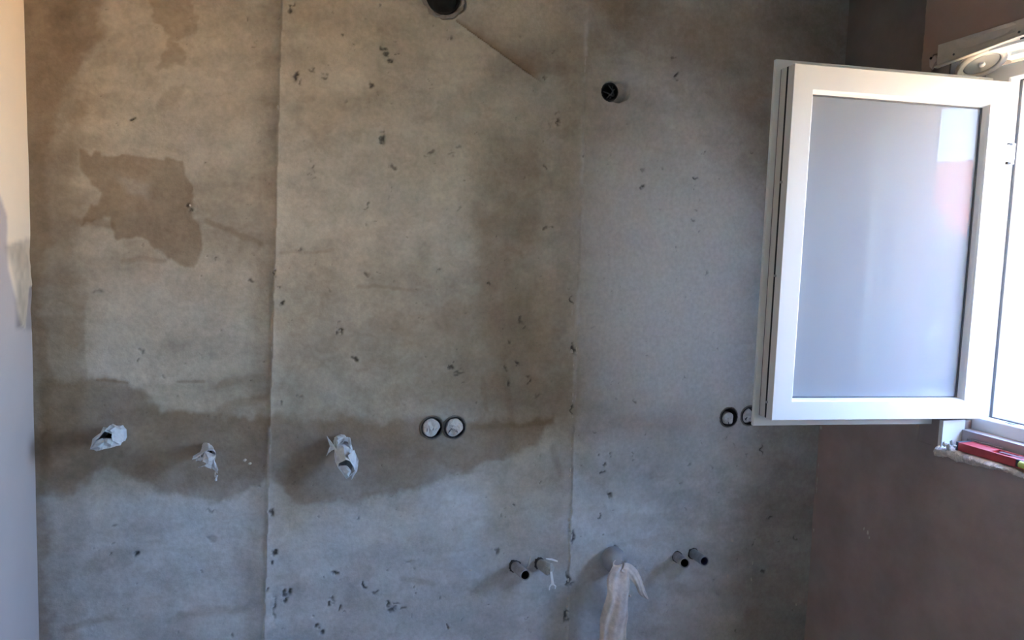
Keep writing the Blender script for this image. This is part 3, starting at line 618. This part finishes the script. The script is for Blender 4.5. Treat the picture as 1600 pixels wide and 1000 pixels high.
bm = bmesh.new(); c = Vector(on(1, YB-.004, 1150, 654)); c2 = Vector(on(1, YB-.004, 1160, 660))

# open pipe stubs
def stub(base, tip, r, label, lining=black, py_=2.065, cat='pipe', name='pipe_stub', wall=.0025, gap_ring=True):
    b = on(1, YB+.004, *base); t = on(1, py_, *tip)
    o = empty(name, (b[0], YB, b[2]), label, cat)
    pipe('pipe', pipem, o, b, t, r, wall, 28, .015, inner=lining, floor_at=.9)
    if gap_ring:
        d = Vector(t)-Vector(b); d.normalize(); bb = Vector(b)
        bm = bmesh.new(); rings(bm, [circ(bb, d, r*1.28, 24, .16), circ(bb+d*.009, d, r*1.2, 24, .12), circ(bb+d*.010, d, r*1.02, 24)]); bm_out('gap_ring', bm, mat('dark_gap', (.05, .048, .045), .8, var=.3), o)  # dark ring drawn for the shaded gap round the pipe
    return o, Vector(b), Vector(t)
stub((804, 884), (821, 899), .0165, 'short open grey pipe stub left of the stub holding the white key')
stub((1057, 869), (1070, 880), .0165, 'left open pipe stub of the pair right of the hanging cloth')
stub((1082, 864), (1101, 877), .0165, 'right open pipe stub of the pair, with a dark blue lining', lining=bluem)
o, b, t = stub((843, 880), (857, 889), .0155, 'stubby plugged pipe end holding a small white key', py_=2.09, lining=None)
bm = bmesh.new(); d = (t-b).normalized()
rings(bm, [circ(b+d*.02, d, .0185, 18, .08), circ(t, d, .020, 18, .1), circ(t+d*.010, d, .015, 18, .12), circ(t+d*.016, d, .007, 18, .1)], True, True); bm_out('plug', bm, mat('grey_putty', (.38, .39, .36), .7, var=.2, vscale=60), o)
# white key: crossbar above, shaft hanging, forked end
key = empty('radiator_key', tuple(t+d*.02), 'small white plastic key with forked end hanging from the plugged pipe', 'key')
yk = float((t+d*.02).y)
def kp(px_, py_): return Vector(on(1, yk, px_, py_))
def bar(pts, w, th, name, m, parent):
    bm = bmesh.new(); R0 = []
    for i, p in enumerate(pts):
        dd = (pts[min(i+1, len(pts)-1)]-pts[max(i-1, 0)]).normalized(); s = dd.cross(Vector((0, 1, 0))).normalized(); ww = w[i] if isinstance(w, (list, tuple)) else w
        R0.append([p+s*ww+Vector((0, -th, 0)), p-s*ww+Vector((0, -th, 0)), p-s*ww+Vector((0, th, 0)), p+s*ww+Vector((0, th, 0))])
    rings(bm, R0, True, True); return bm_out(name, bm, m, parent, bevel=.0006)
keym = mat('white_key_plastic', (.85, .85, .86), .35)
bar([kp(861, 893), kp(863, 908), kp(863.5, 914)], [.0035, .004, .0058], .002, 'shaft', keym, key)
bar([kp(862, 912), kp(858.5, 917), kp(858, 922)], .0022, .002, 'fork_prong', keym, key)
bar([kp(863.5, 912), kp(868, 916), kp(867, 920)], .0022, .002, 'fork_prong', keym, key)
bar([kp(853, 873), kp(862, 874), kp(871, 877)], [.0012, .0026, .002], .003, 'crossbar', keym, key)
bar([kp(861, 880), kp(861, 893)], [.004, .003], .002, 'neck', mat('grey_key_neck', (.5, .5, .49), .5), key)
bar([Vector(on(1, YB-.01, 829, 868)), Vector(on(1, YB-.012, 827, 880)), Vector(on(1, YB-.012, 824, 888))], [.001, .0035, .003], .0015, 'mortar_flake', crumb, wall_back)

# ------------------------------------------------------------------ tape wrapped pipe ends
def crumple(name, spine, radii, m, parent, n=16, seed=1, amp=.22, mouth=None, sub=4, squash=None, thick=.0012, smooth=False, freq=(3, 5, 7)):
    """crumpled sleeve along spine; open mouth at the end"""
    rs = np.random.RandomState(seed); bm = bmesh.new(); R0 = []; N = len(spine)
    sp = [Vector(p) for p in spine]; ph = rs.uniform(0, 6, 6)
    pts = []; rad = []; sq = []
    for i in range(N-1):
        for k in range(sub):
            t = k/sub; pts.append(sp[i].lerp(sp[i+1], t)); rad.append(radii[i]*(1-t)+radii[i+1]*t)
            sq.append((squash[i]*(1-t)+squash[i+1]*t) if squash else 1)
    pts.append(sp[-1]); rad.append(radii[-1]); sq.append(squash[-1] if squash else 1)
    x0 = None
    for i, (p, r) in enumerate(zip(pts, rad)):
        d = (pts[min(i+1, len(pts)-1)]-pts[max(i-1, 0)]).normalized()
        if x0 is None: x0, _, _ = frame_of(d)
        x0 = (x0-d*x0.dot(d)).normalized(); y0 = d.cross(x0)
        ring = []
        for k in range(n):
            t = 2*PI*k/n
            f = 1+amp*(.5*math.sin(freq[0]*t+ph[0]+i*.5)+.35*math.sin(freq[1]*t+ph[1]-i*.8)+.3*math.sin(freq[2]*t+ph[2]+i*1.1))+rs.uniform(-amp, amp)*.35
            rr_ = r*f; ring.append(p+x0*(math.cos(t)*rr_*sq[i])+y0*(math.sin(t)*rr_/max(.6, sq[i]**.5))+d*rs.uniform(-1, 1)*r*amp*.25)
        R0.append(ring)
    rings(bm, R0); o = bm_out(name, bm, m, parent, smooth=smooth, recalc=True)
    s = o.modifiers.new('thick', 'SOLIDIFY'); s.thickness = thick; s.offset = -1
    return o
def plane_pts(l): return [on(1, y, px_, py_) for px_, py_, y in l]
# left
w = empty('wrapped_pipe', (-.46, YB, 1.14), 'leftmost pipe end wrapped in loose grey tape with a wide dark mouth', 'wrapped pipe')
b = on(1, YB, 186, 676)
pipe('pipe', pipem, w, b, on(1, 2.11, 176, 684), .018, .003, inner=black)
def hood(name, rim, base_c, base_r, m, parent, mid_k=.55, bulge=1.25, seed=3, amp=.12):
    """folded sleeve: base circle on the pipe, lofted to an arbitrary rim polygon"""
    rs = np.random.RandomState(seed); rim = [Vector(p) for p in rim]; n = len(rim); bc = Vector(base_c)
    cen = sum(rim, Vector())/n; bm = bmesh.new(); R0 = []
    angs = [math.atan2((p-cen).z, (p-cen).x) for p in rim]
    base = [bc+Vector((math.cos(a)*base_r, 0, math.sin(a)*base_r)) for a in angs]
    for k in range(6):
        t = k/5; g = 1+(bulge-1)*math.sin(PI*t)
        ring = []
        for i in range(n):
            p = base[i].lerp(rim[i], t); c_ = bc.lerp(cen, t); q = c_+(p-c_)*g*(1+rs.uniform(-amp, amp)*math.sin(PI*t)); ring.append(q)
        R0.append(ring)
    rings(bm, R0); o = bm_out(name, bm, m, parent)
    s = o.modifiers.new('thick', 'SOLIDIFY'); s.thickness = .0012; s.offset = 0
    return o
def sheet(name, pts, m, parent, th=.0014, bulge=.004, curl=None):
    """small stiff folded scrap: polygon fan with a raised centre, solidified"""
    bm = bmesh.new(); v = [bm.verts.new(Vector(p)) for p in pts]; c_ = sum((Vector(p) for p in pts), Vector())/len(pts)+Vector((0, -bulge, 0)); cv = bm.verts.new(c_)
    for i in range(len(v)): bm.faces.new((v[i], v[(i+1) % len(v)], cv))
    bmesh.ops.subdivide_edges(bm, edges=bm.edges[:], cuts=1, use_grid_fill=True)
    for x_ in bm.verts: x_.co += Vector((random.uniform(-1, 1)*.0012, random.uniform(-1, 1)*.0034, random.uniform(-1, 1)*.0012))
    o = bm_out(name, bm, m, parent)
    s = o.modifiers.new('thick', 'SOLIDIFY'); s.thickness = th; s.offset = 0
    return o
yo = 2.075
hood('tape_sleeve', plane_pts([(164, 673, yo), (172, 672.5, yo-.002), (175, 676, yo+.002), (176, 686, yo), (170, 685, yo+.004), (163, 685, yo+.003), (157, 690, yo), (149, 690, yo), (155, 684, yo), (160, 677, yo)]), on(1, YB-.004, 184, 678), .024, tape, w, bulge=1.4, seed=5, amp=.32)
random.seed(21)
sheet('tape_fold', plane_pts([(172, 665, 2.10), (180, 667, 2.095), (191, 673, 2.10), (193, 690, 2.095), (186, 694, 2.08), (176, 688, 2.066), (175, 676, 2.066), (163, 673, 2.07)]), tape, w, bulge=.012)
sheet('tape_fold', plane_pts([(164, 672, 2.066), (157, 676, 2.07), (144, 686, 2.075), (141, 701, 2.08), (147, 692, 2.07), (158, 680, 2.066)]), tape, w, bulge=.005)
sheet('tape_fold', plane_pts([(147, 690, 2.07), (160, 685, 2.066), (163, 690, 2.06), (160, 702, 2.07), (152, 704, 2.075), (141, 702, 2.08)]), tape, w, bulge=.010)
sheet('tape_fold', plane_pts([(162, 686, 2.066), (176, 686, 2.066), (191, 690, 2.09), (189, 695, 2.085), (172, 700, 2.07), (160, 702, 2.07)]), tape, w, bulge=.010)
# middle
w = empty('wrapped_pipe', (-.21, YB, 1.07), 'middle of three taped pipe ends, a small torn knot with a hanging strip', 'wrapped pipe')
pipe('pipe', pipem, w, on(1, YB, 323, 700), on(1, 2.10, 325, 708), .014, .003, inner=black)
crumple('tape_knot', plane_pts([(322, 698, YB), (325, 704, 2.12), (326, 714, 2.085)]), [.013, .017, .021], tape, w, n=12, seed=8, amp=.25, sub=3)
sheet('tape_fold', plane_pts([(321, 704, 2.09), (337, 711, 2.075), (336, 716, 2.07), (326, 724, 2.068), (316, 721, 2.07), (318, 712, 2.08)]), tape, w, bulge=.008)
sheet('tape_fold', plane_pts([(319, 704, 2.10), (302, 712, 2.09), (301, 717, 2.088), (306, 717, 2.085), (320, 706, 2.08)]), tape, w, bulge=.004)
sheet('tape_fold', plane_pts([(306, 716, 2.085), (318, 715, 2.078), (314, 721, 2.075), (306, 720, 2.082)]), tape, w, bulge=.002)
sheet('tape_fold', plane_pts([(310, 731, 2.085), (318, 727, 2.075), (330, 732, 2.078), (332, 722, 2.07), (322, 724, 2.07), (320, 728, 2.07)]), tape, w, bulge=.004)
sheet('tape_fold', plane_pts([(334, 716, 2.075), (341, 734, 2.08), (339, 740, 2.09), (332, 732, 2.085), (331, 722, 2.08)]), tape, w, bulge=.004)
sheet('tape_strip', plane_pts([(338, 742, 2.10), (341, 742, 2.10), (339, 751, 2.105), (336, 751, 2.105)]), tape, w, bulge=.001)
# right
w = empty('wrapped_pipe', (.17, YB, 1.05), 'rightmost of three taped pipe ends, a long bag-like wrap drooping down', 'wrapped pipe')
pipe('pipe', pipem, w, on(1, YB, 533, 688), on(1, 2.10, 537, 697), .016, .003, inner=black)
hood('tape_sleeve', plane_pts([(533, 722, 2.055), (540, 718, 2.052), (547, 721, 2.052), (553, 730, 2.055), (555, 736, 2.062), (545, 746, 2.065), (541, 748, 2.066), (534, 738, 2.062), (528, 730, 2.06), (529, 724, 2.056)]), on(1, YB-.01, 533, 690), .022, tape, w, bulge=1.28, seed=15, amp=.2)
crumple('tape_knot', plane_pts([(528, 686, YB), (532, 692, 2.13), (537, 700, 2.10)]), [.012, .019, .020], tape, w, n=12, seed=18, amp=.25, sub=3)
sheet('tape_fold', plane_pts([(510, 681, 2.11), (513, 684, 2.105), (524, 700, 2.10), (518, 704, 2.105), (510, 712, 2.11), (519, 698, 2.105)]), tape, w, bulge=.003)
sheet('tape_fold', plane_pts([(524, 688, 2.10), (538, 683, 2.10), (536, 687, 2.095), (526, 696, 2.09)]), tape, w, bulge=.002)
sheet('tape_fold', plane_pts([(541, 683, 2.10), (547, 684, 2.10), (550, 700, 2.09), (548, 702, 2.09), (544, 688, 2.10)]), tape, w, bulge=.002)
sheet('tape_fold', plane_pts([(543, 712, 2.06), (553, 703, 2.07), (560, 718, 2.07), (558, 735, 2.075), (549, 750, 2.08), (554, 733, 2.06), (548, 722, 2.055)]), tape, w, bulge=.007)
sheet('tape_fold', plane_pts([(530, 729, 2.056), (541, 727, 2.050), (549, 735, 2.055), (546, 742, 2.062), (542, 746, 2.066), (535, 738, 2.062)]), mat('pale_tape', (.68, .72, .74), .4, var=.15, vscale=80), w, bulge=.005)

# ------------------------------------------------------------------ drain pipe with hanging cloth
b0 = on(1, YB, 958, 872)
dp = empty('drain_pipe', (b0[0], YB, b0[2]), 'thick grey drain stub with the dirty white cloth tied over it', 'pipe')
crumple('pipe_end', [b0+np.array([0, .004, 0])]+plane_pts([(960, 875, 2.12), (963, 879, 2.095), (966, 882, 2.085), (967, 884, 2.082)]), [.041, .041, .035, .018, .003], mat('grey_dusty_drain', (.36, .37, .38), .7, var=.15, vscale=30), dp, n=22, seed=3, amp=.05, sub=3, thick=.003, smooth=True)
ct_ = empty('cloth', tuple(on(1, 2.03, 965, 900)), 'dirty white cloth sleeve hanging from the drain stub down out of view', 'cloth')
def cloth_tube():
    bm = bmesh.new(); rows = [  # left px, right px, py, y front
        (964, 974, 880, 2.085), (957, 983, 884, 2.068), (951, 984, 893, 2.055), (948.5, 984, 903, 2.050), (948.5, 984, 914, 2.048), (950, 983, 922, 2.046), (947.5, 981, 934, 2.045), (944, 980, 946, 2.045),
        (940.5, 980, 956, 2.045), (938, 981, 964, 2.045), (937.5, 979, 974, 2.045), (938, 977.5, 984, 2.045), (937, 978, 996, 2.045), (935, 979, 1010, 2.045), (934, 978, 1030, 2.045), (933, 975, 1060, 2.046), (934, 972, 1100, 2.048)]
    n = 36; R0 = []
    for k, (l, r, y_, yf) in enumerate(rows):
        a = Vector(on(1, yf, l, y_)); b = Vector(on(1, yf, r, y_)); c_ = (a+b)/2; hw = (b-a).length/2; ring = []
        for i in range(n):
            t = 2*PI*i/n; ct, st = math.cos(t), math.sin(t)
            depth = .017*(1-.35*math.sin(k*.6))
            fold = .0042*math.sin(5*t+k*.22)+.0028*math.sin(9*t+1+k*.35)
            if k < 6: fold += .004*math.sin(7*t+2)
            if 8 <= k <= 10: fold += .0035*math.sin(k*2.1+2*t)
            ring.append(c_+Vector((ct*hw*(1+.035*math.sin(3*k+t*2)), st*depth*(1 if st > 0 else 1)+fold*abs(st)*(-1), 0))+Vector((0, 0, .003*math.sin(3*t+k))))
        R0.append(ring)
    rings(bm, R0, True, False); o = bm_out('cloth_sleeve', bm, cloth, ct_, smooth=True)
    s = o.modifiers.new('sub', 'SUBSURF'); s.levels = 1; s.render_levels = 1
cloth_tube()
def ribbon(name, rows, m, parent, seg=8, wave=.003):
    bm = bmesh.new(); V = []
    for k, (l, r) in enumerate(rows):
        a = Vector(on(1, l[2], l[0], l[1])); b = Vector(on(1, r[2], r[0], r[1]))
        V.append([bm.verts.new(a.lerp(b, j/seg)+Vector((0, -math.sin(PI*j/seg)*.007-wave*math.sin(j*2.1+k*.9), 0))) for j in range(seg+1)])
    for a, b in zip(V, V[1:]):
        for j in range(seg): bm.faces.new((a[j], a[j+1], b[j+1], b[j]))
    o = bm_out(name, bm, m, parent, smooth=True, recalc=False); s = o.modifiers.new('thick', 'SOLIDIFY'); s.thickness = .002; s.offset = 0
    s2 = o.modifiers.new('sub', 'SUBSURF'); s2.levels = 1; s2.render_levels = 1
    return o
ribbon('cloth_flap', [((968, 892, 2.05), (974, 879, 2.075)), ((977, 896, 2.046), (984, 880, 2.07)), ((984, 902, 2.048), (992, 886, 2.066)), ((988, 909, 2.055), (999, 895, 2.066)), ((994, 916, 2.062), (1003, 908, 2.07)),
        ((996, 924, 2.068), (1006, 918, 2.075)), ((1000, 931, 2.072), (1010, 928, 2.078)), ((1008, 934, 2.076), (1013.5, 936, 2.08))], cloth, ct_)
bm = bmesh.new(); pt = on(1, 2.04, 984, 931)
bmesh.ops.create_icosphere(bm, subdivisions=2, radius=.0045)
for v in bm.verts: v.co = v.co*random.uniform(.7, 1.3)+Vector(pt)
bm_out('cloth_knot', bm, cloth, ct_)
bm = bmesh.new(); rings(bm, [circ(on(1, 2.08, 966, 882), (0, -1, .5), .021, 20, .06), circ(on(1, 2.072, 967, 884), (0, -1, .5), .022, 20, .06)], False, False)
o = bm_out('tie', bm, mat('pale_tie', (.6, .58, .56), .7), ct_); o.modifiers.new('t', 'SOLIDIFY').thickness = .003

# ------------------------------------------------------------------ outdoors
tag(box('ground', mat('sunlit_paving', (.62, .42, .22), .95, var=.1, vscale=.4), None, XO+.02, 150, -120, 120, -3.3, -3.2), kind='structure')
tag(box('outer_wall', mat('outer_render', (.6, .55, .46), .9), None, XL-.3, XO-.01, YF-.2, YB+.2, -3.3, -.2), kind='structure')
tag(box('roof_slab', mat('slab', (.4, .38, .35), .9), None, XL-.6, XO+.25, YF-.6, YB+.6, 2.8, 2.95), kind='structure')
wallh = mat('cream_render', (.72, .64, .52), .9, var=.05, vscale=1.5); tilem = mat('terracotta_tiles', (.40, .13, .075), .85, var=.3, vscale=3)
def house(c, w, d, eave, ridge, rot, label, wm, roof=True, hip=1.8):
    h_ = empty('house', (c[0], c[1], -3.2), label, 'house'); M = Matrix.Translation((c[0], c[1], 0)) @ Matrix.Rotation(rot, 4, 'Z')
    def out(name, bm, m, par, **k):
        bm.transform(M); return bm_out(name, bm, m, par, **k)
    bm = bmesh.new(); bx(bm, -w/2, w/2, -d/2, d/2, -3.2, eave); out('walls', bm, wm, h_)
    for i in range(3):
        for zz in (-1.9, .6):
            if zz+1.3 > eave: continue
            xw = -w/3+i*w/3; bm = bmesh.new(); bx(bm, xw-.55, xw+.55, -d/2-.05, -d/2+.02, zz, zz+1.3); fo = out('window', bm, white, h_)
            bm = bmesh.new(); bx(bm, xw-.47, xw-.04, -d/2-.06, -d/2-.04, zz+.08, zz+1.22); bx(bm, xw+.04, xw+.47, -d/2-.06, -d/2-.04, zz+.08, zz+1.22); out('pane', bm, mat('dark_pane', (.05, .07, .09), .1), fo)
    if not roof:
        bm = bmesh.new(); bx(bm, -w/2-.15, w/2+.15, -d/2-.15, d/2+.15, eave, eave+.25); out('parapet', bm, wallh, h_); return h_
    # tiled roof: pantile ridges in real relief
    ov = .5
    def slope(sgn):
        bm = bmesh.new(); nu = int((w+2*ov)/.065); nv = int(math.hypot(d/2+ov, ridge-eave)/.36)
        run = d/2+ov; V = []
        for k in range(nv*2+1):
            t = (k//2+(1 if k % 2 else 0))/nv if k < nv*2 else 1
            t = min(1, t); lift = .16 if k % 2 == 0 else 0; row = []
            for i in range(nu+1):
                xx = -(w/2+ov)+(w+2*ov)*i/nu; lim = w/2+ov-hip*t; xx = max(-lim, min(lim, xx))
                row.append(bm.verts.new((xx, sgn*(-run+run*t), eave-.1+(ridge-eave+.1)*t+lift+.12*abs(math.sin(PI*i/4)))))
            V.append(row)
        for a, b in zip(V, V[1:]):
            for i in range(nu): 
                if (a[i].co-a[i+1].co).length > 1e-5 or (b[i].co-b[i+1].co).length > 1e-5: bm.faces.new((a[i], a[i+1], b[i+1], b[i]))
        o = out('roof_tiles', bm, tilem, h_, recalc=False); o['kind'] = 'stuff'
    slope(1); slope(-1)
    for s in (-1, 1):
        bm = bmesh.new(); v = [bm.verts.new(p) for p in ((s*(w/2+ov), -(d/2+ov), eave-.1), (s*(w/2+ov), d/2+ov, eave-.1), (s*(w/2+ov-hip), 0, ridge))]; bm.faces.new(v); out('roof_end', bm, tilem, h_)
    bm = bmesh.new(); r = w/2+ov-hip; rings(bm, [circ((-r, 0, ridge+.02), (1, 0, 0), .13, 10), circ((r, 0, ridge+.02), (1, 0, 0), .13, 10)], True, True); out('ridge_cap', bm, tilem, h_)
    return h_
house((18.9, -23.1), 16, 9, 3.6, 5.6, math.radians(-56+90+180), 'cream house with a hipped terracotta roof mirrored in the pane', wallh, hip=4)
house((12.6, -14.2), 5, 3.4, 2.3, 3.2, math.radians(-56+90+180+24), 'low outbuilding with a terracotta roof in front of the cream house', wallh, hip=1.4)
house((12.5, 9.0), 9, 5, 3.6, 3.6, math.radians(37+90+180), 'pale turquoise flat roofed building seen through the window', mat('turquoise_render', (.20, .58, .60), .9), roof=False)
leafm = mat('dark_leaves', (.045, .085, .03), .7, var=.4, vscale=4); barkm = mat('bark', (.12, .09, .06), .9, var=.3)
def tree(x, y, top, rad, seed, label):
    t = empty('tree', (x, y, -3.2), label, 'tree', 'trees mirrored in the pane below the roofs'); rs = np.random.RandomState(seed); zc_ = top-rad
    bm = bmesh.new(); rings(bm, [circ((x, y, -3.2), (0, 0, 1), .22, 8), circ((x, y, zc_), (0, 0, 1), .12, 8)], True, True); bm_out('trunk', bm, barkm, t)
    n = 2600; d = rs.normal(size=(n, 3)); d /= np.linalg.norm(d, axis=1)[:, None]; rr = rad*rs.uniform(.45, 1.0, n)**.5*(1+.18*np.sin(d[:, 0]*5+seed)*np.cos(d[:, 2]*6))
    c_ = d*rr[:, None]*np.array([1, 1, 1.1])+np.array([x, y, zc_]); a = rs.normal(size=(n, 3)); a /= np.linalg.norm(a, axis=1)[:, None]; b = np.cross(a, d); b /= np.linalg.norm(b, axis=1)[:, None]
    sz = rad*.10; V = np.stack([c_-a*sz, c_+b*sz*.5, c_+a*sz, c_-b*sz*.5], 1).reshape(-1, 3); me = bpy.data.meshes.new('foliage'); me.from_pydata(V.tolist(), [], [(4*i, 4*i+1, 4*i+2, 4*i+3) for i in range(n)])
    o = link('foliage', me, leafm, t); o['kind'] = 'stuff'
for k, (dist, az, top, rad) in enumerate(((12.5, -60, 2.4, 1.9), (14.5, -40, 2.5, 1.8), (8.5, -57, .75, 1.5), (10.0, -31, .1, 1.2))):
    tree(1.95+dist*math.cos(math.radians(az)), 1.6+dist*math.sin(math.radians(az)), top, rad, k+1, 'dark green leafy tree mirrored in the milky pane below the roofs' if k > 3 else ('tall dark green tree at the left end of the mirrored trees', 'broad dark green tree below the mirrored roof', 'small dark green tree nearest the window wall', 'low dark green tree at the right end of the mirrored trees')[k])
